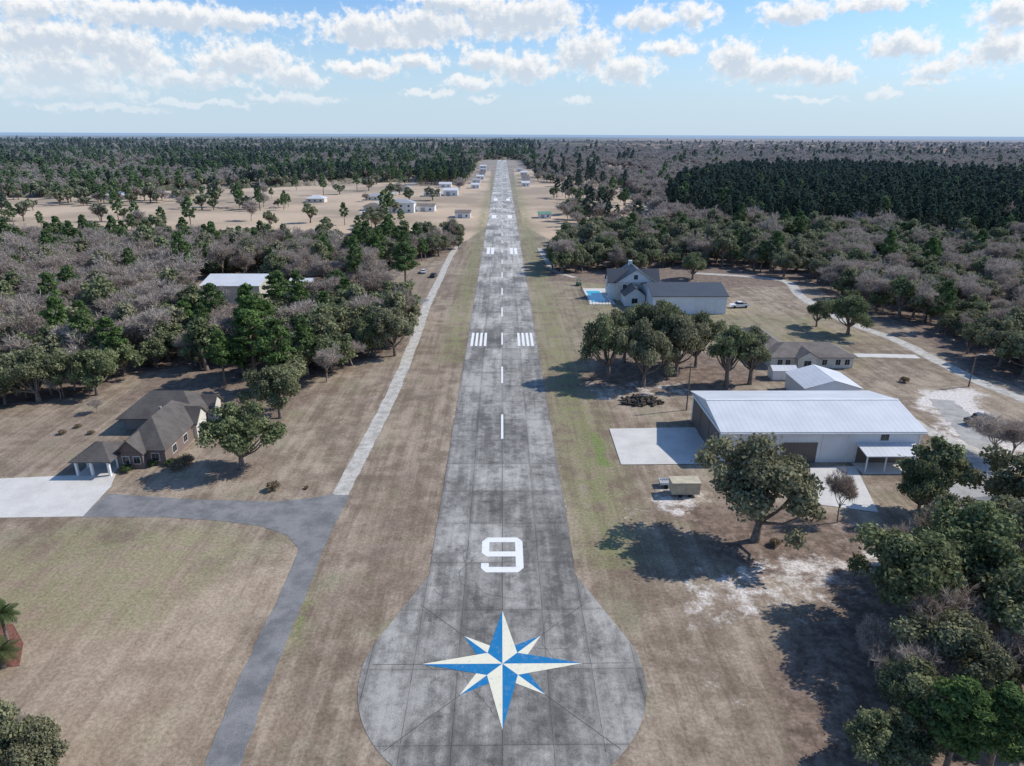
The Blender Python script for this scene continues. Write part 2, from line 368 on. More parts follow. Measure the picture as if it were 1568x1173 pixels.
# ------------------------------------------------------------------ runway
REND=1440
pts=[]
R0=14.0; cy=53.5
for a in np.linspace(math.radians(23),math.radians(-203),90): pts.append((R0*math.cos(a),cy+R0*math.sin(a)))
right=[(8.9,REND),(8.9,72),(8.75,69.6)]; left=[(-8.75,69.6),(-8.9,72),(-8.9,REND)]
sheet("runway",right+pts+left,.03,M_conc)
V=[];Fc=[]
for k in range(8):
    a=math.radians(45*k); d=np.array([math.cos(a),math.sin(a)]); n=np.array([-d[1],d[0]])*.035; c=np.array([0,54.7])
    L=13 if k!=2 else 60
    if k in(5,7): L=14.5
    if k==6: L=15
    for r in (0,L): V+=[(*(c+d*r+n),.034),(*(c+d*r-n),.034)]
    b=4*k; Fc.append((b,b+1,b+3,b+2))
mobj("turn_pad_joints",V,Fc,M_joint)
V=[];Fc=[]
for s in range(40):
    x=random.uniform(-8,8); y=random.uniform(45,240); a=random.uniform(0,6.28); w=.02
    for k in range(random.randint(6,16)):
        a+=random.uniform(-.5,.5); nx_,ny_=x+math.cos(a)*.6,y+math.sin(a)*.6
        if abs(nx_)>8.3: break
        b=len(V); V+=[(x-w*math.sin(a),y+w*math.cos(a),.036+s*1e-4),(x+w*math.sin(a),y-w*math.cos(a),.036+s*1e-4),(nx_+w*math.sin(a),ny_-w*math.cos(a),.036+s*1e-4),(nx_-w*math.sin(a),ny_+w*math.cos(a),.036+s*1e-4)]
        Fc.append((b,b+1,b+2,b+3)); x,y=nx_,ny_
mobj("runway_cracks",V,Fc,M_joint)
V=[];Fc=[]
def rect(x0,x1,y0,y1,z=.046):
    b=len(V); V.extend([(x0,y0,z),(x1,y0,z),(x1,y1,z),(x0,y1,z)]); Fc.append((b,b+1,b+2,b+3))
y=108.5
while y<1400:
    rect(-.2,.2,y,y+11); y+=28.3
for s in (-1,1):
    for k in range(4): a=4.0+k*1.12; rect(*sorted((s*a,s*(a+.62))),164,176)
    for k in range(2): a=3.6+k*1.9; rect(*sorted((s*a,s*(a+1.4))),303,321)
    rect(*sorted((s*3.6,s*6.5)),440,458); rect(*sorted((s*3.6,s*6.5)),560,580)
    for k in range(4): a=2.2+k*1.6; rect(*sorted((s*a,s*(a+.9))),1395,1430)
mobj("runway_markings",V,Fc,M_wp)
x0,x1=-2.62,2.62; yb=69.9; yt=77.5; w=.95
n9=[[(x0+.7,yt),(x1-.7,yt),(x1-.95,yt-1.1),(x0+.95,yt-1.1)],
    [(x1-.7,yt),(x1,yt-.9),(x1-w,yt-1.3),(x1-.95,yt-1.1)],
    [(x1,yt-.9),(x1,yb+.9),(x1-w,yb+1.3),(x1-w,yt-1.3)],
    [(x1,yb+.9),(x1-.7,yb),(x1-.95,yb+1.1),(x1-w,yb+1.3)],
    [(x1-.7,yb),(x0+.6,yb),(x0+.95,yb+1.1),(x1-.95,yb+1.1)],
    [(x0+.6,yb),(x0,yb+.9),(x0,yb+1.9),(x0+w,yb+1.9),(x0+.95,yb+1.1)],
    [(x0+.7,yt),(x0+.95,yt-1.1),(x0+w,yt-1.3),(x0,yt-.9)],
    [(x0,yt-.9),(x0+w,yt-1.3),(x0+w,yb+4.5),(x0,yb+4.1)],
    [(x0,yb+4.1),(x0+w,yb+4.5),(x0+w,yb+4.4),(x0+.7,yb+3.3)],
    [(x0+.7,yb+3.3),(x0+w,yb+4.4),(x1-w,yb+4.4),(x1-w,yb+3.3)]]
V=[];Fc=[]
for q in n9:
    b=len(V); V+=[(a,c,.046) for a,c in q]; Fc.append(tuple(range(b,b+len(q))))
mobj("runway_number_nine",V,Fc,M_wp)
cr=empty("compass_rose_marking"); c0=np.array([0,54.7])
def star(angs,L,hw,z,pfx):
    VB=[];FB=[];VC=[];FC=[]
    for a in angs:
        a=math.radians(a); tip=c0+L*np.array([math.cos(a),math.sin(a)])
        for s,(VV,FF) in ((1,(VB,FB)),(-1,(VC,FC))):
            v=c0+hw*np.array([math.cos(a+s*math.pi/4),math.sin(a+s*math.pi/4)]); b=len(VV)
            VV+=[(*c0,z),(*tip,z),(*v,z)]; FF.append((b,b+1,b+2) if s>0 else (b,b+2,b+1))
    mobj(pfx+"_blue",VB,FB,M_bp,cr); mobj(pfx+"_cream",VC,FC,M_cp,cr)
star((45,135,225,315),5.75,1.9,.046,"diagonal_points"); star((0,90,180,270),8.1,2.15,.054,"main_points")
# ------------------------------------------------------------------ roads
ribbon("concrete_path",PATH,2.5,.02,M_path)
o,_=ribbon("asphalt_road",GP([(520,758),(500,795),(480,835),(440,930),(395,1030),(345,1160),(320,1230),(280,1400)]),3.1,.03,M_asph)
sheet("asphalt_driveway",GP([(512,756),(475,763),(420,768),(300,765),(165,756),(122,792),(250,792),(340,798),(400,806),(440,820),(457,840),(452,870),(480,850),(500,800)]),.025,M_asph)
sheet("concrete_driveway_slab",GP([(-300,745),(0,733),(178,725),(170,745),(127,791),(0,793),(-300,800)]),.035,M_slab)
ribbon("asphalt_driveway",GP([(420,448),(520,452),(600,456),(652,462)]),5.2,.024,M_asph)
ribbon("concrete_driveway",GP([(1060,418),(1150,424),(1205,432),(1228,455),(1290,490),(1370,520),(1430,550),(1500,585),(1568,612),(1720,680)]),3.4,.024,M_path)
ribbon("concrete_driveway",GP([(1310,544),(1360,545),(1405,546)]),3.0,.03,M_slab)
ribbon("field_road",GP([(555,326),(585,306),(612,292),(645,274)]),6,.02,M_path)
ribbon("farm_track",GP([(826,380),(838,400),(850,415),(880,425)]),2.2,.02,M_path)
ribbon("garden_drive",GP([(1390,640),(1440,670),(1500,692),(1568,712),(1650,740)]),2.6,.022,M_path)
ribbon("gravel_road",GP([(1440,612),(1478,650),(1510,700),(1490,745),(1470,775)]),5.0,.018,M_grav,.5)
ribbon("asphalt_road",GP([(1455,776),(1520,772),(1568,768),(1700,770)]),4.2,.026,M_asph)
sheet("hangar_apron",GP([(933,657),(1064,655),(1100,711),(951,712)]),.09,M_slab)
sheet("hangar_side_ramp",GP([(1240,716),(1310,714),(1345,785),(1246,772)]),.06,M_slab)
# ------------------------------------------------------------------ buildings
def hangar_main():
    e=empty("white_metal_hangar"); x0,x1,y0,y1=35.2,67.5,99.2,117.0; ze,zr=5.5,7.3
    box("walls",x0,x1,y0,y1,.0,ze,M_wwall,e)
    gable("roof",x0,x1,y0,y1,ze,zr,'x',M_wroofX,M_wwallY,e,.45)
    box("ridge_cap",x0-.46,x1+.46,(y0+y1)/2-.25,(y0+y1)/2+.25,zr+.1,zr+.24,M_trim,e)
    n=6; dw=(y1-y0-2.4)/n
    for k in range(n): box("hangar_door_panel",x0-.22+.06*(k%2),x0-.05,y0+1.2+k*dw+.02,y0+1.2+(k+1)*dw-.02,.1,5.0,M_bdoor,e)
    box("door_header",x0-.30,x0-.004,y0+.6,y1-.6,5.003,5.4,M_trim,e)
    boxes("wainscot",[(x0+1.2,x0+9.5,y0-.04,y0-.004,.05,1.1)],M_bdoorX,e)
    box("bifold_door",x0+9.8,x0+15.6,y0-.10,y0-.006,.05,3.6,M_bdoorX,e)
    box("door_frame",x0+9.6,x0+15.8,y0-.07,y0-.005,3.603,3.85,M_trim,e)
    boxes("downspouts",[(x0+k,x0+k+.15,y0-.16,y0-.005,.1,ze-.3) for k in (.2,9.55,16.2,20.5,31.8)],M_trim,e)
    box("gutter",x0-.45,x1+.45,y0-.62,y0-.47,ze-.28,ze-.1,M_trim,e)
    win(e,'f',61.5,3.9,5.0,1.3,y0); win(e,'f',58.2,.9,2.1,1.2,y0)
    a,b=57.0,66.5
    mobj("porch_roof",[(a,y0-3.8,2.75),(b,y0-3.8,2.75),(b,y0-.01,3.4),(a,y0-.01,3.4),(a,y0-3.8,2.9),(b,y0-3.8,2.9),(b,y0-.01,3.55),(a,y0-.01,3.55)],[(3,2,1,0),(4,5,6,7),(0,1,5,4),(1,2,6,5),(2,3,7,6),(3,0,4,7)],M_wroofX,e)
    boxes("porch_posts",[(p,p+.18,y0-3.6,y0-3.42,0,2.75) for p in (a+.2,a+3.2,a+6.2,b-.4)],M_trim,e)
    box("porch_wall",a+.4,b-1,y0-.35,y0-.008,.03,2.7,M_bdoorX,e)
    box("porch_slab",a-.3,b+.3,y0-4.2,y0-.36,.0,.12,M_slab,e)
hangar_main()
def shed_back():
    e=empty("white_metal_shed"); x0,x1,y0,y1=59.5,70.5,124.5,134
    box("walls",x0,x1,y0,y1,0,3.3,M_wwall,e); gable("roof",x0,x1,y0,y1,3.3,4.9,'y',M_wroofX,M_wwall,e,.3)
    box("roller_door",x0+2.5,x0+6,y0-.08,y0-.005,.05,2.8,M_trim,e)
shed_back()
def left_house():
    e=empty("brick_house"); ze=2.9
    box("main_walls",-62.5,-53.6,98.8,113,0,ze-.16,M_brick,e)
    box("wing_walls",-71,-54.2,113.003,121,0,ze-.16,M_brick,e)
    hip("main_roof",-62.5,-53.6,98.8,115,ze,6.6,M_shD,e)
    hip("wing_roof",-71,-54.0,111.5,121,ze,6.2,M_shD,e,.61)
    gable("front_gable",-62.2,-57.2,97.4,103,ze+.02,4.9,'y',M_shD,M_brick,e,.4)
    box("front_bay",-62,-57.4,97.6,98.79,0,ze-.1,M_brick,e)
    gable("side_gable",-56.6,-52.6,109,113.6,ze+.03,5.0,'x',M_shD,M_cream,e,.35)
    box("side_bay",-56,-52.8,109.2,113.4,0,ze-.05,M_cream,e)
    gable("rear_gable",-55.5,-52.4,116.2,120,ze+.05,4.6,'x',M_shD,M_cream,e,.3); box("rear_bay",-55,-52.6,116.4,119.8,0,ze-.03,M_cream,e)
    box("roof_vent",-60.5,-60.1,109.5,109.9,5,5.7,M_steel,e)
    hip("porch_roof",-69.2,-62.0,94.9,101.4,2.75,4.5,M_shD,e,.5)
    boxes("porch_columns",[(x-.2,x+.2,y-.2,y+.2,0,2.59) for x,y in ((-68.9,95.2),(-66,95.2),(-62.6,95.2),(-68.9,101),(-68.9,98),(-62.9,98))],M_trim,e)
    boxes("porch_beam",[(-69.1,-62.3,95.0,95.35,2.3,2.595),(-69.1,-68.75,95.353,101.2,2.3,2.595)],M_trim,e)
    box("porch_floor",-69.4,-62.6,94.7,101.4,0,.1,M_slab,e)
    win(e,'f',-60.8,.9,2.1,1.3,97.6); win(e,'f',-58.6,.9,2.1,1.3,97.6)
    win(e,'f',-55.6,.9,2.1,1.5,98.8); win(e,'r',102,.9,2.1,1.4,-53.6); win(e,'r',106,.9,2.1,1.4,-53.6); win(e,'r',111.3,.8,2.1,1.6,-52.8); win(e,'r',118,.9,2.0,1.2,-52.6)
    box("front_door",-64,-62.9+.38,101.5,101.55,.1,2.2,M_wood,e)
    e.scale=(.78,1,1); e.location=(-53.6+.78*53.6,0,0)
left_house()
def mid_house():
    e=empty("ranch_house"); ze=2.75
    box("walls",61,80,146.6,155.5,0,ze-.16,M_cream,e); box("wing_walls",59.6,67.4,155.503,168,0,ze-.16,M_cream,e)
    hip("main_roof",61,80,146.6,155.5,ze,5.0,M_shT,e); hip("wing_roof",59.6,67.4,150,168,ze,5.3,M_shT,e,.62)
    gable("entry_gable",66.5,71.5,145.2,150,ze+.02,4.3,'y',M_shT,M_cream,e,.35); box("entry_bay",66.8,71.2,145.4,146.59,0,ze-.05,M_cream,e)
    for c in (63.2,65,73.4,76.5,78.6): win(e,'f',c,.8,2.1,1.1,146.6)
    win(e,'f',69,.3,2.2,1.6,145.4)
    for c in (158,162,166): win(e,'l',c,.9,2.0,1.2,59.6)
    s=empty("garden_shed"); box("walls",58.6,63.8,138.6,141.6,0,2.1,M_wwall,s); gable("roof",58.6,63.8,138.6,141.6,2.1,2.8,'x',M_wroofX,M_trim,s,.2); box("door",60.6,61.8,138.53,138.596,.05,1.95,M_trim,s)
mid_house()
def big_house():
    e=empty("white_farmhouse_with_hangar")
    box("hangar_walls",44.5,66.3,196.5,214,0,5.4,M_wwall,e); gable("hangar_roof",44.5,66.3,196.5,214,5.4,7.6,'x',M_slate,M_wwallY,e,.5)
    boxes("hangar_doors",[(57+k*3,59.9+k*3,196.4,196.49,.1,4.3) for k in range(3)],M_trim,e)
    box("house_walls",36.5,48.5,214.003,226,0,6,M_cream,e); gable("house_roof",36.5,48.5,214,226,6,10,'y',M_slate,M_trim,e,.5)
    box("cross_walls",34.2,50.2,216,222,0,5.8,M_trim,e); gable("cross_roof",34.2,50.2,216,222,5.8,9.2,'x',M_slate,M_trim,e,.45)
    box("link_walls",38,44.2,206.5,213.99,0,3.3,M_trim,e); gable("link_roof",38,44.2,206.5,213.5,3.3,5.6,'y',M_slate,M_trim,e,.4)
    for c in (39,42,45.4): win(e,'f',c,3.9,5.2,1.1,214)
    win(e,'f',41,.8,2.4,1.8,206.5); win(e,'l',219,.7,2.2,2.2,34.2); win(e,'l',219,3.6,5,1.6,34.2); win(e,'f',42.4,6.8,8.2,1.2,214)
    box("chimney",41.5,42.7,223,224.2,7,11.2,M_trim,e)
    p=empty("swimming_pool")
    box("pool_deck",27.2,35.5,208.5,232,0,.08,M_slab,p)
    for nm,bx in (("pool_coping",(28.0,33.4,211.2,228.4,.081,.1)),): box(nm,*bx,M_trim,p)
    box("pool_water_surface",28.4,33.0,211.7,227.9,.101,.12,M_water,p)
    boxes("pool_furniture",[(33.9,34.6,211+k*2.2,212.8+k*2.2,.3,.42) for k in range(3)],M_trim,p)
    f=empty("pool_fence"); L=[]
    for k in range(24): L.append((27.0,27.08,208.2+k,208.28+k,0,1.3)) 
    for k in range(9): L.append((27.2+k,27.28+k,208.1,208.18,0,1.3))
    boxes("posts",L,M_black,f); boxes("rails",[(27.01,27.06,208.3,232,1.2,1.25),(27.01,27.06,208.3,232,.3,.34),(27.1,35.4,208.11,208.16,1.201,1.251)],M_black,f)
big_house()
def metal_bldg(name,x0,x1,y0,y1,ze,zr,ax='x',mr=None,mw=None,door=True):
    e=empty(name); box("walls",x0,x1,y0,y1,0,ze,mw or M_wwall,e); gable("roof",x0,x1,y0,y1,ze,zr,ax,mr or M_wroofX,mw or M_wwall,e,.35)
    if door:
        w=(x1-x0); box("roller_door",x0+w*.2,x0+w*.45,y0-.07,y0-.004,.05,ze*.75,M_steel,e); win(e,'f',x0+w*.75,.9,2.1,min(1.5,w*.12),y0)
    return e
metal_bldg("metal_workshop",-93,-75,209,228,5.6,7.4,mw=mat("tan_metal_wall",ribs((.5,.46,.38),0,.5,.12)))
metal_bldg("metal_carport_shed",-70,-63,222,230,3.6,4.6)
def small_house(x,y,w,d,ze,zr,mr=M_shT,mw=M_cream):
    e=empty("distant_house"); box("walls",x,x+w,y,y+d,0,ze-.16,mw,e); hip("roof",x,x+w,y,y+d,ze,zr,mr,e,.5)
    for k in range(3):
        c=x+w*(.2+.3*k); win(e,'f',c,.8,2.1,1.3,y)
        if ze>5: win(e,'f',c,3.8,5.1,1.3,y)
    return e
small_house(-76,470,17,11,6.2,8.6,M_groof,M_trim); metal_bldg("distant_hangar",-58,-46,478,490,3.6,4.8,mr=M_shT); small_house(-95,482,12,9,3,5,M_shT)
small_house(-66,596,14,10,3,5.2,M_wroofX); metal_bldg("distant_hangar",-50,-38,604,618,4.5,6); metal_bldg("distant_hangar",-29.5,-20,440,452,3.2,4.4,mr=M_shT)
small_house(-108,560,15,10,3,5.2,M_groof); small_house(-100,650,14,10,3,5.2,M_shT); small_house(-150,540,14,10,3,5.2,M_wroofX)
small_house(-318,560,22,14,3.4,5.6,M_wroofX); small_house(-270,575,14,10,3,5.4,M_groof); metal_bldg("distant_hangar",23,31,440,448,2.8,3.8,mr=mat("green_metal_roof",ribs((.15,.30,.22),0,.6)))
for x_,y_,w_,r_ in ((-32,760,9,M_groof),(-29,905,8,M_shT),(-34,1100,10,M_wroofX),(20,720,8,M_wroofX),(23,835,9,M_shT),(21,1010,8,M_groof),(-58,840,12,M_shT),(-30,690,8,M_wroofX),(-31,1000,9,M_groof),(22,770,8,M_shT),(24,920,9,M_wroofX),(-62,700,12,M_wroofX),(-30,830,9,M_wroofX)):
    metal_bldg("distant_hangar",x_,x_+w_,y_,y_+10,3.4,4.8,mr=r_)
metal_bldg("distant_hangar",120,150,600,612,4,6,mr=M_shT)
e=empty("white_cottage"); box("walls",-68,-55.6,56.8,63,0,2.6,M_trim,e); hip("roof",-68,-55.6,56.8,63,2.76,4.8,M_shT,e,.3); win(e,'r',60,.9,2.0,1.2,-55.6)
sheet("mulch_bed",GP([(-60,965),(20,955),(36,985),(30,1020),(-60,1030)]),.02,M_mulch)
# ------------------------------------------------------------------ vehicles & small things
def wheel(x,y,r,w,par):
    V=[];Fc=[];n=14
    for s in (-w/2,w/2):
        for k in range(n): a=2*math.pi*k/n; V.append((x+r*math.cos(a),y+s,r+r*math.sin(a)))
    for k in range(n): j=(k+1)%n; Fc.append((k,j,n+j,n+k))
    Fc+= [tuple(range(n))[::-1],tuple(range(n,2*n))]; mobj("wheel",V,Fc,M_black,par)
def extr(name,prof,y0,y1,m,par,inset=0,zi=None):
    n=len(prof); V=[(x,y0+(inset if zi and z>zi else 0),z) for x,z in prof]+[(x,y1-(inset if zi and z>zi else 0),z) for x,z in prof]
    Fc=[(k,(k+1)%n,n+(k+1)%n,n+k) for k in range(n)]+[tuple(range(n))[::-1],tuple(range(n,2*n))]
    return mobj(name,V,Fc,m,par)
def vehicle(name,loc,rot,kind,m):
    e=empty(name)
    if kind=='pickup':
        extr("body",[(-2.9,.45),(2.9,.45),(2.9,.95),(2.75,1.12),(1.3,1.2),(.75,1.22),(-1.0,1.22),(-1.05,1.18),(-2.85,1.18),(-2.9,.8)],-.95,.95,m,e)
        extr("cab_glass",[(-1.0,1.2),(1.25,1.2),(.55,1.78),(-.9,1.78)],-.88,.88,M_glass,e,.14,1.5)
        extr("cab_roof",[(-.92,1.781),(.55,1.781),(.45,1.86),(-.85,1.86)],-.76,.76,m,e)
        box("bed_floor",-2.75,-1.15,-.75,.75,1.181,1.19,M_black,e); wb=(-1.9,1.85); r=.4
    elif kind=='car':
        extr("body",[(-2.2,.35),(2.2,.35),(2.25,.7),(2.1,.9),(1.1,1.0),(-1.7,1.05),(-2.2,.95)],-.88,.88,m,e)
        extr("greenhouse",[(-1.8,1.0),(1.05,1.0),(.3,1.45),(-1.3,1.48)],-.8,.8,M_glass,e,.15,1.2)
        extr("roof",[(-1.3,1.482),(.3,1.452),(.2,1.5),(-1.2,1.53)],-.64,.64,m,e); wb=(-1.35,1.35); r=.33
    else:
        extr("body",[(-1.5,.4),(1.4,.4),(1.45,.8),(.7,.95),(.6,.6),(-.3,.6),(-.35,1.0),(-1.5,1.0)],-.7,.7,m,e)
        boxes("roll_cage",[(x-.03,x+.03,y-.03,y+.03,.9,1.9) for x in (-.4,.7) for y in (-.62,.62)],M_black,e)
        box("canopy",-.5,.8,-.7,.7,1.9,1.97,m,e); box("seat",-.3,.2,-.55,.55,.62,.85,M_black,e); wb=(-1,1); r=.3
    for x in wb:
        for s in (-1,1): wheel(x,s*(.95 if kind=='pickup' else .84 if kind=='car' else .68)-s*.08,r,.24,e)
    e.location=(*loc,.02); e.rotation_euler=(0,0,math.radians(rot)); return e
vehicle("pickup_truck",G(1131,471),188,'pickup',M_carw); vehicle("parked_car",G(664,424),80,'car',M_card); vehicle("utility_cart",G(886,437),95,'cart',M_green)
vehicle("parked_car",G(648,418),100,'car',M_carw); vehicle("pickup_truck",G(1498,648),20,'pickup',M_card)
t=empty("cargo_trailer"); x,y=G(1051,762)
box("box",x-2.2,x+1.9,y,y+2.1,.55,2.3,M_tanp,t); boxes("box_frame",[(x-2.24,x+1.94,y-.04,y-.002,.5,.62),(x-2.24,x+1.94,y-.04,y-.002,2.2,2.32),(x-.25,x-.1,y-.035,y-.003,.63,2.19)],M_steel,t); box("lid",x-2.3,x+2.0,y-.1,y+2.2,2.303,2.4,M_tanp,t)
for wx in (x-.9,x+.5): wheel(wx,y+.1,.32,.2,t); wheel(wx,y+2.0,.32,.2,t)
box("drawbar",x-3.2,x-2.25,y+1,y+1.1,.5,.6,M_steel,t)
t=empty("utility_trailer"); x,y=G(1020,748)
box("deck",x-.9,x+.9,y,y+1.6,.5,.62,M_steel,t); boxes("rails",[(x-.9,x+.9,y,y+.05,.63,.95),(x-.9,x+.9,y+1.55,y+1.6,.63,.95),(x-.9,x-.85,y+.06,y+1.54,.63,.95)],M_trim,t); wheel(x,y-.05,.3,.18,t); wheel(x,y+1.65,.3,.18,t)
def tubes_obj(name,tl,m,parent=None):
    V=[];Fc=[]
    for p,r,n in tl:
        v,f=tube(p,r,n); o=len(V); V+=list(v); Fc+=[tuple(int(i)+o for i in q) for q in f]
    return mobj(name,V,Fc,m,parent)
def tube(path,rad,n=6):
    P=np.array(path,float); V=[];Fc=[]
    for i,p in enumerate(P):
        d=P[min(i+1,len(P)-1)]-P[max(i-1,0)]; d/=np.linalg.norm(d)+1e-9
        a=np.cross(d,[.3,.2,1] if abs(d[2])<.9 else [1,.1,0]); a/=np.linalg.norm(a)+1e-9; b=np.cross(d,a)
        for k in range(n): t=2*math.pi*k/n; V.append(p+rad[i]*(math.cos(t)*a+math.sin(t)*b))
    for i in range(len(P)-1):
        for k in range(n): Fc.append((i*n+k,i*n+(k+1)%n,(i+1)*n+(k+1)%n,(i+1)*n+k))
    return np.array(V),np.array(Fc)
def pole(name,x,y,h,arm):
    e=empty(name); tubes_obj("shaft",[([(x,y,0),(x,y,h)],[.16,.11],8)],M_wood,e)
    if arm=='cross': box("crossarm",x-1.1,x+1.1,y-.2,y-.1,h-.7,h-.55,M_wood,e); boxes("insulators",[(x+k-.05,x+k+.05,y-.18,y-.1,h-.55,h-.35) for k in (-1,0,1)],M_steel,e)
    else: tubes_obj("arm",[([(x,y,h-.2),(x+.8,y,h+.1),(x+1.6,y,h+.1)],[.06,.05,.05],6)],M_steel,e); box("lamp_head",x+1.4,x+2.1,y-.15,y+.15,h,h+.15,M_steel,e)
pole("utility_pole",*G(1051,628),9.5,'cross'); pole("street_lamp",*G(1483,592),7,'lamp'); pole("utility_pole",*G(1112,600),8,'cross')
V=[];Fc=[]
cx,cy_=G(982,616)
for k in range(90):
    a=random.uniform(0,6.28); r=3.2*math.sqrt(random.random()); hh=max(0,1.1*(1-r/3.3)); x=cx+r*1.25*math.cos(a); y=cy_+r*.8*math.sin(a); s=random.uniform(.12,.4)
    v,f=boxdata(-s*2,s*2,-s*.6,s*.6,-s*.5,s*.5,o=len(V)); R=Matrix.Rotation(random.uniform(0,6),3,'Z')@Matrix.Rotation(random.uniform(-.6,.6),3,'X')@Matrix.Rotation(random.uniform(-.4,.4),3,'Y')
    V+=[tuple(R@Vector(q)+Vector((x,y,.25+hh*random.random()))) for q in v]; Fc+=f
mobj("debris_pile",V,Fc,M_char)
# ------------------------------------------------------------------ tree models
def quads(c,n,s,asp,rng):
    n=n/(np.linalg.norm(n,axis=1,keepdims=True)+1e-9); r=rng.normal(size=n.shape); t=np.cross(n,r); t/=np.linalg.norm(t,axis=1,keepdims=True)+1e-9; b=np.cross(n,t)
    s=s[:,None]; V=np.stack([c-t*s-b*s*asp*.7,c+t*s-b*s*asp,c+t*s*.8+b*s*asp,c-t*s+b*s*asp*.8],1).reshape(-1,3)
    return V,np.arange(len(V)).reshape(-1,4)
def assemble(name,tubes,Vq,Fq_,sh,mats):
    V=[];Fc=[];MI=[];o=0
    for p,r,n in tubes:
        v,f=tube(p,r,n); V.append(v);Fc.append(f+o);o+=len(v);MI.append(np.zeros(len(f)))
    nb=o; V.append(Vq);Fc.append(Fq_+o);MI.append(np.ones(len(Fq_)))
    V=np.concatenate(V);Fc=np.concatenate(Fc);MI=np.concatenate(MI); shade=np.concatenate([np.full(nb,.3),np.repeat(sh,4)])
    return np_mesh(name,V,Fc,mats,MI,shade)
def crown_tree(name,seed,R,Hh,nl,nleaf,ls,mleaf,mbark,base=.3,flat=.8,lr=(.2,.36)):
    rng=np.random.default_rng(seed); L=[]; ang=rng.uniform(0,6.28,3); amp=rng.uniform(.08,.26,3)
    for k in range(nl):
        a=k*2.4+rng.uniform(-.5,.5); Re=R*(1+sum(amp[j]*math.sin((j+1)*a+ang[j]) for j in range(3)))
        r=Re*.8*math.sqrt((k+.5)/nl)*rng.uniform(.75,1.15)
        top=Hh*(base+(1-base)*math.sqrt(max(.05,1-(r/(Re*1.1))**2))); rad=R*rng.uniform(*lr)
        z=max(Hh*base*.8+rad*.3,(top-rad*flat)*rng.uniform(.60,1.08)); L.append((r*math.cos(a),r*math.sin(a),z,rad))
    L=np.array(L); pr=L[:,3]**2; pr/=pr.sum(); li=rng.choice(nl,nleaf,p=pr)
    d=rng.normal(size=(nleaf,3)); d[:,2]+=.35; d/=np.linalg.norm(d,axis=1,keepdims=True)
    rr=(1-.5*rng.random(nleaf)**2.0+.18*rng.normal(size=nleaf))
    c=L[li,:3]+d*(L[li,3]*rr)[:,None]*np.array([1,1,flat])
    ok=c[:,2]>Hh*base*.55; c=c[ok];d=d[ok];li=li[ok]; n=len(c)
    V,Fq_=quads(c,d+rng.normal(size=(n,3))*.75+np.array([0,0,.25]),ls*rng.uniform(.6,1.3,n),.75,rng)
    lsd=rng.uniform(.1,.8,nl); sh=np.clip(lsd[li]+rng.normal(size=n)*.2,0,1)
    tb=[]; lean=rng.uniform(-.3,.3,2); fork=np.array([lean[0],lean[1],Hh*base*.75]); r0=.035*Hh+.08
    tb.append(([(0,0,-.1),(lean[0]*.4,lean[1]*.4,Hh*base*.4),tuple(fork)],[r0*1.25,r0*.95,r0*.8],8))
    for k in range(0,nl,max(1,nl//14)):
        q=L[k,:3]; mid=(fork*.5+q*.5)+np.array([0,0,-.08*Hh*rng.random()]); tb.append(([tuple(fork),tuple(mid),tuple(q)],[r0*.5,r0*.3,r0*.1],5))
    return assemble(name,tb,V,Fq_,sh,[mbark,mleaf])
def pine_tree(name,seed,Hh,R,ncl,nleaf,ls,mleaf,cb=.42):
    rng=np.random.default_rng(seed); L=[];tb=[([(0,0,-.1),(.1,0,Hh*.5),(0,.1,Hh*.97)],[.02*Hh+.03,.014*Hh+.02,.03],7)]
    for k in range(ncl):
        f=(k+.5)/ncl; z=Hh*(cb+(1-cb)*f)
        prof=(1-f)**.5*min(1,.5+2.2*f); r=R*prof*rng.uniform(.4,1.1); a=k*2.4+rng.uniform(-.4,.4)
        p=(r*math.cos(a),r*math.sin(a),z+.06*r); L.append((*p,R*rng.uniform(.20,.34)*(1-.3*f)))
        if k%2==0: tb.append(([(0,0,z-.25*r-.2),p],[.05+.006*Hh*(1-f),.02],4))
    L=np.array(L); li=rng.integers(0,ncl,nleaf); d=rng.normal(size=(nleaf,3)); d[:,2]+=.3; d/=np.linalg.norm(d,axis=1,keepdims=True)
    c=L[li,:3]+d*(L[li,3]*rng.random(nleaf)**.4)[:,None]*np.array([1.15,1.15,.62])
    V,Fq_=quads(c,d+rng.normal(size=c.shape)*.8,ls*rng.uniform(.6,1.3,nleaf),.5,rng)
    lsd=rng.uniform(.2,.8,ncl); return assemble(name,tb,V,Fq_,np.clip(lsd[li]+rng.normal(size=nleaf)*.2,0,1),[M_barkP,mleaf])
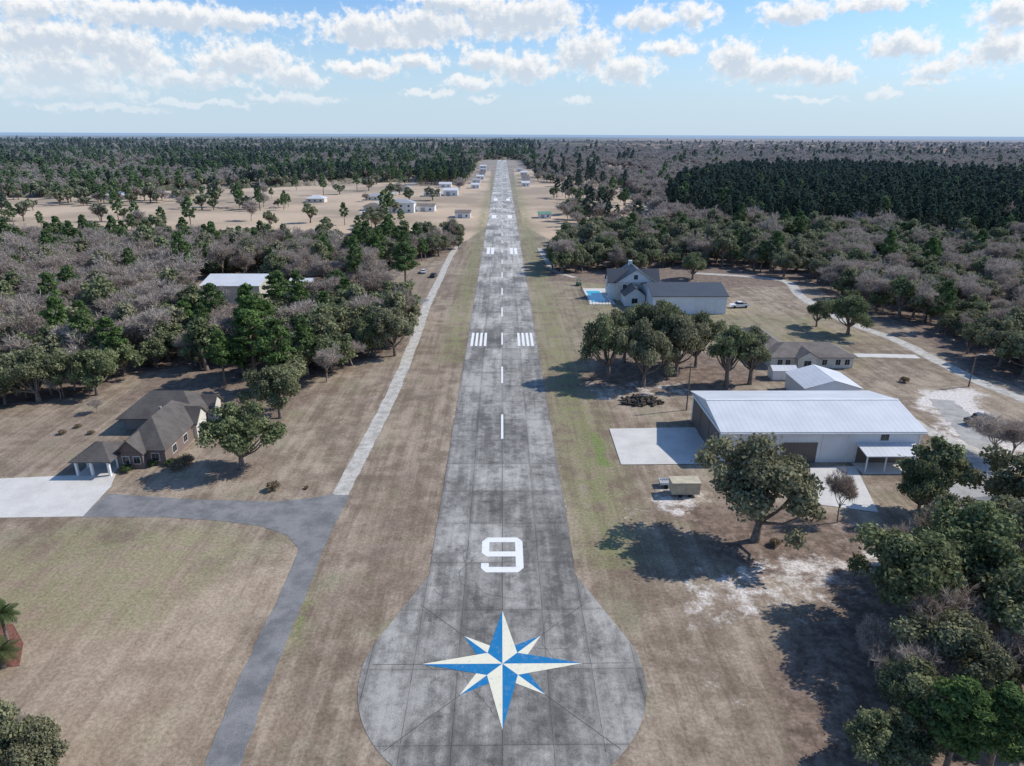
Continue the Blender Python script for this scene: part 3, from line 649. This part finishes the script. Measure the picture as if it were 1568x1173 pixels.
def bare_tree(name,seed,Hh,spread,levels,ntw,tw,tl):
    rng=np.random.default_rng(seed); tb=[];ends=[]
    def grow(p,d,l,r,lev):
        q=p+d*l*.5+rng.normal(size=3)*l*.07; e=q+(d+rng.normal(size=3)*.16)*l*.5; tb.append(([tuple(p),tuple(q),tuple(e)],[r,r*.8,r*.6],6 if lev==0 else 3))
        if lev>=2: ends.append((p*.4+e*.6,d,lev)) 
        if lev>=levels: ends.append((e,d,lev)); return
        for k in range(4 if lev else 5):
            a=k*2*math.pi/(4 if lev else 5)+rng.uniform(-.5,.5); nd=d*rng.uniform(.7,1.3)+spread*np.array([math.cos(a),math.sin(a),rng.uniform(-.1,.4)]); nd/=np.linalg.norm(nd)
            grow(e-d*l*.35*rng.random(),nd,l*rng.uniform(.48,.86),r*.52,lev+1)
    grow(np.array([0,0,-.1]),np.array([0,0,1.0]),Hh*.36,.016*Hh+.05,0)
    C=[];D=[]
    for e,d,lv in ends:
        for k in range(ntw):
            v=d*.8+rng.normal(size=3)*.65; v/=np.linalg.norm(v); C.append(e+v*tl*.5); D.append(v)
    C=np.array(C);D=np.array(D); n=len(C); b=np.cross(D,rng.normal(size=(n,3))); b/=np.linalg.norm(b,axis=1,keepdims=True)
    h=tl*.5*rng.uniform(.7,1.3,n)[:,None]; V=np.stack([C-D*h-b*tw,C-D*h+b*tw,C+D*h+b*tw*.3,C+D*h-b*tw*.3],1).reshape(-1,3)
    return assemble(name,tb,V,np.arange(len(V)).reshape(-1,4),rng.uniform(.1,1,n),[M_bare,M_bare])
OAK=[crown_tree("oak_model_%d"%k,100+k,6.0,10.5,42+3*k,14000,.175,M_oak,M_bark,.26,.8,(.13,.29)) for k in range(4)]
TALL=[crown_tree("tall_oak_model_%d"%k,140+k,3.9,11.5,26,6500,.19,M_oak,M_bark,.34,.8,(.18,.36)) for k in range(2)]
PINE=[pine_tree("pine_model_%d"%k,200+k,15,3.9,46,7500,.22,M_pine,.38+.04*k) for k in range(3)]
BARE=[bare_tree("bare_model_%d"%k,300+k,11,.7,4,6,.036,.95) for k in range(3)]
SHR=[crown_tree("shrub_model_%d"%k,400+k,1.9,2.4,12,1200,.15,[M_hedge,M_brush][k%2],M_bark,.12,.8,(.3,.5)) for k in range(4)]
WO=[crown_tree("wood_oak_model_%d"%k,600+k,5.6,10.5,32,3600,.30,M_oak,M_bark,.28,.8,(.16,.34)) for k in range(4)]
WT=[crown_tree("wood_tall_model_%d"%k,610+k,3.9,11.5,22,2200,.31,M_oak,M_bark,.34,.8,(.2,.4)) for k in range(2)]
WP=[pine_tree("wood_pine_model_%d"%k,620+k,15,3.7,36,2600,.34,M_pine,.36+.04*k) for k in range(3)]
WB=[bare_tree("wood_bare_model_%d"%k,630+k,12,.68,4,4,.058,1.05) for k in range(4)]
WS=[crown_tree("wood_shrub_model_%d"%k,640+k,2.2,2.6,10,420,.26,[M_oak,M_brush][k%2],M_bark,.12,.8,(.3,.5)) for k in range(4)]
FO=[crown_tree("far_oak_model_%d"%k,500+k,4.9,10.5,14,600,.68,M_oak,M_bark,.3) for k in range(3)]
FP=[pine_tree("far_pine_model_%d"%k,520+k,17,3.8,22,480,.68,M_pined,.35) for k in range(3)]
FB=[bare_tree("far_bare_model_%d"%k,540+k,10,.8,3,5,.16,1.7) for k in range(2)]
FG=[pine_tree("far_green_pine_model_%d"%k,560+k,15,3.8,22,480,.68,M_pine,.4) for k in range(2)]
def coll(name,lst):
    c=bpy.data.collections.new(name)
    for k,me in enumerate(lst):
        o=bpy.data.objects.new("%03d_%s"%(k,me.name),me); c.objects.link(o)
    return c
NEARC=coll("near_tree_models",WO+WT+WP+WB+WS)   # 0-3 oak,4-5 tall,6-8 pine,9-12 bare,13-16 shrub
FARC=coll("far_tree_models",FO+FP+FB+FG)        # 0-2 oak,3-5 dark pine,6-7 bare,8-9 green pine
def instancer(name,P,idx,scl,C):
    n=len(P); me=bpy.data.meshes.new(name); me.vertices.add(n); me.vertices.foreach_set('co',np.asarray(P,np.float32).ravel())
    for nm,ty,d in (('idx','INT',np.asarray(idx,np.int32)),('scl','FLOAT',np.asarray(scl,np.float32)),('rot','FLOAT',RNG.uniform(0,6.28,n).astype(np.float32)),('hgt','FLOAT',RNG.uniform(.85,1.2,n).astype(np.float32))):
        a=me.attributes.new(nm,ty,'POINT'); a.data.foreach_set('value',d)
    o=link(bpy.data.objects.new(name,me)); ng=bpy.data.node_groups.new(name,'GeometryNodeTree')
    ng.interface.new_socket("Geometry",in_out='INPUT',socket_type='NodeSocketGeometry'); ng.interface.new_socket("Geometry",in_out='OUTPUT',socket_type='NodeSocketGeometry')
    N=ng.nodes; L=ng.links; gi=N.new('NodeGroupInput');go=N.new('NodeGroupOutput'); ip=N.new('GeometryNodeInstanceOnPoints'); ci=N.new('GeometryNodeCollectionInfo')
    ci.inputs['Collection'].default_value=C; ci.inputs['Separate Children'].default_value=True; ci.inputs['Reset Children'].default_value=True
    def na(nm,ty): q=N.new('GeometryNodeInputNamedAttribute'); q.data_type=ty; q.inputs['Name'].default_value=nm; return q.outputs['Attribute']
    cr_=N.new('ShaderNodeCombineXYZ'); L.new(na('rot','FLOAT'),cr_.inputs[2]); cs=N.new('ShaderNodeCombineXYZ'); s=na('scl','FLOAT')
    hm=N.new('ShaderNodeMath'); hm.operation='MULTIPLY'; L.new(s,hm.inputs[0]); L.new(na('hgt','FLOAT'),hm.inputs[1])
    L.new(s,cs.inputs[0]); L.new(s,cs.inputs[1]); L.new(hm.outputs[0],cs.inputs[2])
    L.new(gi.outputs[0],ip.inputs['Points']); L.new(ci.outputs[0],ip.inputs['Instance']); ip.inputs['Pick Instance'].default_value=True
    L.new(na('idx','INT'),ip.inputs['Instance Index']); L.new(cr_.outputs[0],ip.inputs['Rotation']); L.new(cs.outputs[0],ip.inputs['Scale']); L.new(ip.outputs[0],go.inputs[0])
    md=o.modifiers.new("instances",'NODES'); md.node_group=ng; return o
def jgrid(x0,x1,y0,y1,s):
    a,b=np.meshgrid(np.arange(x0,x1,s),np.arange(y0,y1,s)); a=a.ravel();b=b.ravel()
    return a+RNG.uniform(-.6,.6,a.shape)*s, b+RNG.uniform(-.6,.6,a.shape)*s
def choose(w):
    w=w/w.sum(1,keepdims=True); c=w.cumsum(1); return (RNG.random(len(w))[:,None]>c).sum(1)
def rnd(n,a,b): return RNG.integers(a,b+1,n)
def near_wood(name,poly,holes,ymax,s,wfn,smul=1.0,ymin=95,xr=(-450,450)):
    x,y=jgrid(xr[0],xr[1],ymin,ymax,s); u,v=to_px(x,y); m=inpoly(u,v,poly)&(np.abs(x)<.88*y+20)
    for h in holes: m&=~inpoly(u,v,h)
    x=x[m];y=y[m];u=u[m];v=v[m]; n=len(x); k=choose(wfn(x,y,u,v)); idx=np.where(k==0,rnd(n,0,3),np.where(k==1,rnd(n,4,5),np.where(k==2,rnd(n,6,8),np.where(k==3,rnd(n,9,12),rnd(n,13,16)))))
    scl=RNG.uniform(.52,1.12,n)*smul*np.where(k==0,.9,np.where(k==2,.95,np.where(k==3,1.0,1)))
    scl=scl*np.where((v<400)&(u<720),.85,1)
    instancer(name,np.stack([x,y,np.zeros(n)],-1),idx,scl,NEARC)
def wL(x,y,u,v):
    a=vnoise(x,y,26,3); b=vnoise(x,y,20,5); z=np.full_like(a,1.0)
    w=np.stack([.26+.6*(a>.60),.40*z,.16+.9*(b>.62),.75+.9*((a<.52)&(b<.62)),.35*z],1)
    w[:,3]*=np.where((u<360)&(v>380),1.3,1); w[:,2]*=np.where(v<400,1.4,.9); w[:,0]*=np.where((u>420),1.8,1)
    return w
def wR(x,y,u,v):
    a=vnoise(x,y,30,8); b=vnoise(x,y,25,9); w=np.stack([1.2+.6*(a>.5),np.full_like(a,.35),.03+.05*b,np.where(u>1250,1.05,.26)*(.3+b),np.full_like(a,.12)],1); return w
near_wood("woodland_trees",FL,FLholes,430,4.5,wL,1.0)
near_wood("oak_woodland_trees",FR,[],430,5.8,wR,.97,110,(-50,520))
def far_layer(name,ya,yb,s,fn,smul=1.0):
    W=.92*yb+60; x,y=jgrid(-W,W,ya,yb,s); m=np.abs(x)<.85*y+30; x=x[m];y=y[m]; u,v=to_px(x,y); dens,w=fn(x,y,u,v)
    m=(RNG.random(len(x))<dens)&~((np.abs(x)<40)&(y<1480)); x=x[m];y=y[m];w=w[m]; n=len(x); k=choose(w)
    idx=np.where(k==0,rnd(n,0,2),np.where(k==1,rnd(n,3,5),np.where(k==2,rnd(n,6,7),rnd(n,8,9))))
    instancer(name,np.stack([x,y,np.zeros(n)],-1),idx,RNG.uniform(.6,1.15,n)*smul*np.where(k==2,1.15,1),FARC)
def openfrac(x,y):
    return vnoise(x,y*.45,120,12)>.82
def fmix(x,y,u,v):
    a=vnoise(x,y,90,2); b=vnoise(x,y*.6,170,4); c=vnoise(x,y,40,6)
    near=inpoly(u,v,FL)|inpoly(u,v,FR); pd=inpoly(u,v,PD); ol=inpoly(u,v,OPENL); orr=inpoly(u,v,OPENR)
    dens=np.where(near,0,np.where(pd,1.0,np.where(ol,np.where(c>np.where(u>460,.84,.74),.4,.022),np.where(orr,np.where(c>.6,.45,.08),1.0))))
    dens=np.where((y<360)&~pd,0,dens)
    dens=np.where((~near&~pd&~ol&~orr)&openfrac(x,y),.06,dens)
    w=np.stack([.5+.5*a,.05+.8*(b>.66),.5+1.8*(a<.6)*(b<.66),.2+1.3*(c>.6)],1)
    rs=(u>820)&~pd; w[rs]=w[rs]*np.array([.25,.12,3.5,.15])
    w[ol]=np.array([.9,.02,.3,.5]); w[orr]=np.array([.3,.35,1.2,.1]); w[pd]=np.array([.05,1.,.03,.06])
    clump=(u>640)&(u<728)&(v>266)&(v<284); dens=np.where(clump,1.,dens); w[clump]=np.array([0,.7,0,.7])
    return dens,w
far_layer("distant_forest_trees",300,1000,7.2,fmix,1.0)
far_layer("distant_forest_trees",1000,1800,12.0,fmix,1.15)
far_layer("distant_forest_trees",1800,4200,26.0,fmix,1.4)
def canopy():
    # dense brush and understorey canopy of the distant woods, continuing to the horizon
    yl=[395.0]
    while yl[-1]<46000: yl.append(yl[-1]*(1.008 if yl[-1]<2000 else 1.013)+1)
    ys_=np.array(yl); t=np.linspace(-1.0,1.0,560); Yg=np.repeat(ys_[:,None],len(t),1); Xg=t[None,:]*Yg*.95
    k=np.clip((Yg-1500)/1200,0,1); Z=(2.2+4.5*k)+(3.2+2.5*k)*RNG.random(Xg.shape)+(1+3*k)*vnoise(Xg,Yg,60,3)
    u,v=to_px(Xg.ravel(),Yg.ravel()); op=(inpoly(u,v,OPENL)|inpoly(u,v,OPENR)|inpoly(u,v,FL)|inpoly(u,v,FR)|((np.abs(Xg.ravel())<42)&(Yg.ravel()<1480))|(openfrac(Xg.ravel(),Yg.ravel())&(Yg.ravel()<2500))).reshape(Xg.shape)
    Z=np.where(op,-.6,Z)
    V=np.stack([Xg,Yg,Z],-1).reshape(-1,3); n=len(t); ii=np.arange(len(V)).reshape(len(ys_),n); Fq_=np.stack([ii[:-1,:-1],ii[:-1,1:],ii[1:,1:],ii[1:,:-1]],-1).reshape(-1,4)
    Fq_=Fq_[~(op.ravel()[Fq_].all(1))]
    def fn(tt):
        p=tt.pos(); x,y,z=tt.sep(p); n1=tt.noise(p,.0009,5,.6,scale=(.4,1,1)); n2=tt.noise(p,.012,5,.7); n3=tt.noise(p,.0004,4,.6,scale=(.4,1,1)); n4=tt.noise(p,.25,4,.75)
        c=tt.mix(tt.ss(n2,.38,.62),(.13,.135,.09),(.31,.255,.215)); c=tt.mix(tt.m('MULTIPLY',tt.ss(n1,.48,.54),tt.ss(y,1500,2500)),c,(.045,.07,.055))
        rt=tt.ss(tt.m('DIVIDE',x,y),.05,.25); c=tt.mix(tt.m('MULTIPLY',rt,tt.ss(y,14000,6000,0,.8)),c,tt.mix(tt.ss(n2,.35,.65),(.25,.19,.155),(.38,.295,.245))); c=tt.mix(tt.m('MULTIPLY',tt.ss(n3,.56,.64,0,.7),tt.ss(y,1500,2500)),c,(.50,.41,.30))
        c=tt.mix(1.0,c,tt.grey(tt.ss(n4,.3,.7,.55,1.3)),'MULTIPLY')
        n=tt.new('ShaderNodeVectorMath',operation='LENGTH'); tt.put(n.inputs[0],p); f=tt.ss(n.outputs[1],400,14000,.0,.93)  # bluish distance haze painted into the canopy colour
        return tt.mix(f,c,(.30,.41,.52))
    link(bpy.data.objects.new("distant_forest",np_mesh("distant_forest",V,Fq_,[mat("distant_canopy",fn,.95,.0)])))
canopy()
# ------------------------------------------------------------------ individual trees
def tree(name,me,px,s,sz=None,rot=None):
    o=link(bpy.data.objects.new(name,me)); x,y=G(*px); o.location=(x,y,0); o.scale=(s,s,sz or s); o.rotation_euler=(0,0,rot if rot is not None else random.uniform(0,6.28)); return o
O,T,P,B,K=OAK,TALL,PINE,BARE,SHR
for me,px,s,sz in [(O[0],(1156,828),1.25,1.3),(O[1],(1390,965),1.0,1.1),(O[2],(1470,930),1.05,1.15),(O[3],(1545,905),1.1,1.15),(O[1],(1450,1060),.8,.8),(O[0],(1540,1010),1.0,1.0),(O[2],(1410,1130),.7,.66),(O[3],(1340,1175),.55,.5),(O[0],(1620,960),1.1,1.1),(O[2],(1600,1100),.8,.8),
   (O[3],(1440,870),.7,.9),(O[1],(1560,820),1.05,1.05),
   (O[2],(932,580),1.0,1.35),(O[0],(985,592),.95,1.3),(O[1],(1035,576),1.0,1.3),(O[3],(1000,555),1.05,1.35),(O[2],(955,555),.95,1.3),(O[0],(1065,562),.85,1.2),(O[1],(1020,560),.9,1.35),
   (O[3],(371,718),.98,1.0),(O[1],(430,640),.85,.95),(O[2],(605,545),.95,1.1),(O[0],(570,545),.8,.95),(O[1],(1298,512),1.0,1.0),(O[0],(1250,500),.6,.7),(O[0],(695,375),1.0,1.1),(O[2],(672,392),.9,.9),(O[3],(575,350),1.3,1.0),
   (O[3],(1060,428),.9,.9),(O[2],(1200,424),.9,.9),(O[1],(150,605),.9,.9),(O[0],(60,615),1.0,1.0),(O[3],(1405,790),.62,.85)]:
    tree("oak_tree",me,px,s,sz)
for me,px,s,sz in [(T[0],(1112,592),.95,1.12),(T[1],(1148,588),1.0,1.05),(T[1],(1420,780),.95,.95)]: tree("tall_oak_tree",me,px,s,sz)
for me,px,s,sz in [(P[0],(392,580),1.35,1.0),(P[1],(432,500),1.25,1.0),(P[2],(622,448),1.35,1.1),(P[0],(1445,1185),.8,.62),(P[1],(1510,1190),.75,.6),(P[2],(520,480),1.0,.85),(P[1],(345,590),.85,.78),(P[2],(410,545),1.0,.9)]: tree("pine_tree",me,px,s,sz)
for me,px,s,sz in [(B[0],(1282,800),.5,.9),(B[1],(1525,695),.95,.9),(B[2],(1545,705),.85,.8),(B[0],(150,632),.35,.33),(B[1],(540,560),.9,.9),(B[2],(470,560),.95,1.0),(B[0],(300,560),.9,.9),(B[1],(1480,1000),.9,1.05),(B[2],(1420,1010),.8,1.0),(B[0],(45,1190),.32,.7),(B[2],(1550,1080),.8,.95),(B[1],(1400,690),.3,.35),(B[0],(1360,880),.7,.8),(B[2],(500,585),.8,.85),(B[1],(1440,1090),.7,.85),(B[0],(1535,940),.9,1.2),(B[1],(1330,1020),.5,.6),(B[2],(1440,900),.8,1.0),(B[0],(1380,1080),.6,.75)]: tree("bare_tree",me,px,s,sz)
tree("oak_tree",O[2],(20,1205),.55,.72); tree("oak_tree",O[0],(75,1215),.42,.6)
for me,px,s in [(K[1],(418,750),.55),(K[0],(195,722),.5),(K[2],(215,712),.5),(K[0],(238,712),.5),(K[2],(262,712),.45),(K[3],(285,712),.75),(K[3],(272,718),.6),(K[0],(1255,588),.5),(K[2],(1235,590),.4),(K[1],(1385,585),.5),(K[3],(470,748),.2),(K[1],(1185,835),.4),(K[2],(1270,575),.5),(K[0],(1500,650),.35),(K[1],(1460,735),.4),(K[3],(95,665),.35),(K[1],(120,655),.3),(K[1],(140,665),.3)]:
    tree("garden_shrub",me,px,s)
def palm(px,h):
    rng=np.random.default_rng(5); x,y=G(*px); e=empty("palm_tree"); e.location=(x,y,0)
    tubes_obj("trunk",[([(0,0,-.1),(.1,0,h*.5),(.05,.1,h)],[.2,.16,.14],8)],M_bark,e)
    V=[];Fc=[]
    for k in range(26):
        a=k*2.4; el=rng.uniform(-.5,1.2); L=1.7
        p=np.array([.05,.1,h]); d=np.array([math.cos(a)*math.cos(el),math.sin(a)*math.cos(el),math.sin(el)]); side=np.array([-math.sin(a),math.cos(a),0])
        for s in range(9):
            q=p+d*L/9; d=d+np.array([0,0,-.13]); d/=np.linalg.norm(d)
            w=.55*math.sin(math.pi*(s+1)/10)+.08
            for sg in (-1,1):
                b=len(V); V+=[tuple(p),tuple(p+d*.09),tuple(p+side*sg*w+d*.25+np.array([0,0,-.12])),tuple(p+side*sg*w+d*.2+np.array([0,0,-.16]))]; Fc.append((b,b+1,b+2,b+3))
                V+=[tuple(p+d*.1),tuple(p+d*.17),tuple(p+side*sg*w+d*.36+np.array([0,0,-.1])),tuple(p+side*sg*w+d*.31+np.array([0,0,-.14]))]; Fc.append((b+4,b+5,b+6,b+7))
            p=q
    mobj("fronds",V,Fc,M_palm,e)
palm((14,992),4.2); palm((6,1022),2.0)
# ------------------------------------------------------------------ light
EL=math.radians(41); AZ=math.radians(14)
sd=Vector((math.cos(EL)*math.cos(AZ),math.cos(EL)*math.sin(AZ),math.sin(EL)))
sl=bpy.data.lights.new("sun",'SUN'); sl.energy=4.3; sl.angle=math.radians(.6); sl.color=(1,.955,.885)
so=link(bpy.data.objects.new("sun",sl)); so.rotation_euler=sd.to_track_quat('Z','Y').to_euler()
w=bpy.data.worlds.new("World"); S.world=w; w.use_nodes=True; w.node_tree.nodes.clear(); t=NT(w.node_tree)
try: w.cycles.sampling_method='NONE'
except Exception: pass
sky=t.new('ShaderNodeTexSky'); sky.sky_type='NISHITA'; sky.sun_disc=False; sky.sun_elevation=EL; sky.sun_rotation=math.pi/2-AZ; sky.altitude=50; sky.air_density=1; sky.dust_density=.5; sky.ozone_density=2.0
clouds=[(60,60,115,26),(200,92,62,28),(90,108,90,26),(250,25,190,16),(50,12,70,14),(360,30,70,14),(365,92,80,24),(450,118,45,18),(290,122,90,12),(110,138,110,12),(160,62,80,20),
 (560,48,80,24),(660,38,80,24),(760,28,70,28),(820,25,72,28),(620,62,60,12),(700,4,90,12),(740,90,35,18),(800,102,55,20),(900,82,52,30),(965,108,48,18),(720,128,42,10),(640,95,45,12),(560,106,65,10),
 (990,30,46,15),(1062,25,38,19),(1025,72,42,9),(1128,88,42,26),(1190,108,75,18),(1265,112,40,13),(1210,18,52,15),(1330,6,70,13),(1385,68,52,18),(1445,100,48,11),(1425,125,36,6),(1540,72,50,22),(1550,22,50,20),(1350,141,22,6),(885,156,22,8),(740,150,25,5),(660,145,40,6),
 (300,158,90,4),(1240,150,50,4),(450,150,70,7),(150,165,100,5)]
gr=bpy.data.node_groups.new("cloud_density",'ShaderNodeTree'); gr.interface.new_socket("Vector",in_out='INPUT',socket_type='NodeSocketVector'); gr.interface.new_socket("D",in_out='OUTPUT',socket_type='NodeSocketFloat')
g=NT(gr); gi=g.new('NodeGroupInput'); go=g.new('NodeGroupOutput')
wn=g.new('ShaderNodeTexNoise'); g.put(wn.inputs['Vector'],gi.outputs[0]); wn.inputs['Scale'].default_value=34; wn.inputs['Detail'].default_value=5; wn.inputs['Roughness'].default_value=.6
vs=g.new('ShaderNodeVectorMath',operation='SUBTRACT'); g.put(vs.inputs[0],wn.outputs['Color']); vs.inputs[1].default_value=(.5,.5,.5)
vm=g.new('ShaderNodeVectorMath',operation='MULTIPLY_ADD'); g.put(vm.inputs[0],vs.outputs[0]); vm.inputs[1].default_value=(.05,.035,0); g.put(vm.inputs[2],gi.outputs[0])
flat=g.new('ShaderNodeVectorMath',operation='MULTIPLY'); g.put(flat.inputs[0],vm.outputs[0]); flat.inputs[1].default_value=(1,1,0)
acc=None
for (cx,cy2,rx,ry) in clouds:
    d=RN@np.array([(cx-784)/F,-(cy2-586.5)/F,-1.0]); d/=np.linalg.norm(d); az=math.atan2(d[0],d[1]); el=math.asin(d[2])
    rx,ry=rx*1.08/F*math.cos(az),ry*1.12/F; mp=g.new('ShaderNodeMapping'); g.put(mp.inputs[0],flat.outputs[0]); mp.inputs[1].default_value=(-az/rx,-el/ry,0); mp.inputs[3].default_value=(1/rx,1/ry,1)
    ln=g.new('ShaderNodeVectorMath',operation='LENGTH'); g.put(ln.inputs[0],mp.outputs[0]); dd=g.m('SUBTRACT',1.0,ln.outputs[1])
    acc=dd if acc is None else g.m('SMOOTH_MAX',acc,dd,.2)
n2=g.new('ShaderNodeTexNoise'); g.put(n2.inputs['Vector'],gi.outputs[0]); n2.inputs['Scale'].default_value=70; n2.inputs['Detail'].default_value=6; n2.inputs['Roughness'].default_value=.62
g.put(go.inputs[0],g.m('ADD',acc,g.m('MULTIPLY',g.m('SUBTRACT',n2.outputs[0],.5),2.0)))
tc=t.new('ShaderNodeTexCoord'); x,y,z=t.sep(tc.outputs['Generated']); az=t.m('ARCTAN2',x,y); el=t.m('ARCSINE',z)
cv=t.new('ShaderNodeCombineXYZ'); t.put(cv.inputs[0],az); t.put(cv.inputs[1],el); t.put(cv.inputs[2],3.3)
def dens(vec): n=t.new('ShaderNodeGroup'); n.node_tree=gr; t.put(n.inputs[0],vec); return n.outputs[0]
def off(dx,dy):
    n=t.new('ShaderNodeVectorMath',operation='ADD'); t.put(n.inputs[0],cv.outputs[0]); n.inputs[1].default_value=(dx,dy,0); return n.outputs[0]
d0=dens(cv.outputs[0]); d1=dens(off(.003,.008))
alpha=t.m('MULTIPLY',t.ss(d0,-.08,.48),t.ss(el,.02,.08,.5,.97))
sh=t.ss(d1,.0,.85)
ccol=t.mix(sh,(1.0,1.0,1.0),(.63,.71,.81))
ccol=t.mix(t.ss(el,.10,.02,0,.5),ccol,(.72,.82,.92))
b1=t.new('ShaderNodeBackground'); b1.inputs[1].default_value=.145
hz=t.ss(el,.17,.0,0,.88); t.put(b1.inputs[0],t.mix(1.0,sky.outputs[0],(.72,.90,1.12),'MULTIPLY'))
b3=t.new('ShaderNodeBackground'); b3.inputs[0].default_value=(.57,.71,.85,1); b3.inputs[1].default_value=1.0
m0=t.new('ShaderNodeMixShader'); t.put(m0.inputs[0],hz); t.l.new(b1.outputs[0],m0.inputs[1]); t.l.new(b3.outputs[0],m0.inputs[2])
b2=t.new('ShaderNodeBackground'); t.put(b2.inputs[0],ccol); b2.inputs[1].default_value=.97
m1=t.new('ShaderNodeMixShader'); t.put(m1.inputs[0],alpha); t.l.new(m0.outputs[0],m1.inputs[1]); t.l.new(b2.outputs[0],m1.inputs[2])
band=t.m('MULTIPLY',t.m('MULTIPLY',t.m('GREATER_THAN',el,0.0),t.m('LESS_THAN',el,.28)),t.m('LESS_THAN',t.m('ABSOLUTE',az),.95))
m2=t.new('ShaderNodeMixShader'); t.put(m2.inputs[0],band); t.l.new(m0.outputs[0],m2.inputs[1]); t.l.new(m1.outputs[0],m2.inputs[2])
ow=t.new('ShaderNodeOutputWorld'); t.l.new(m2.outputs[0],ow.inputs[0])
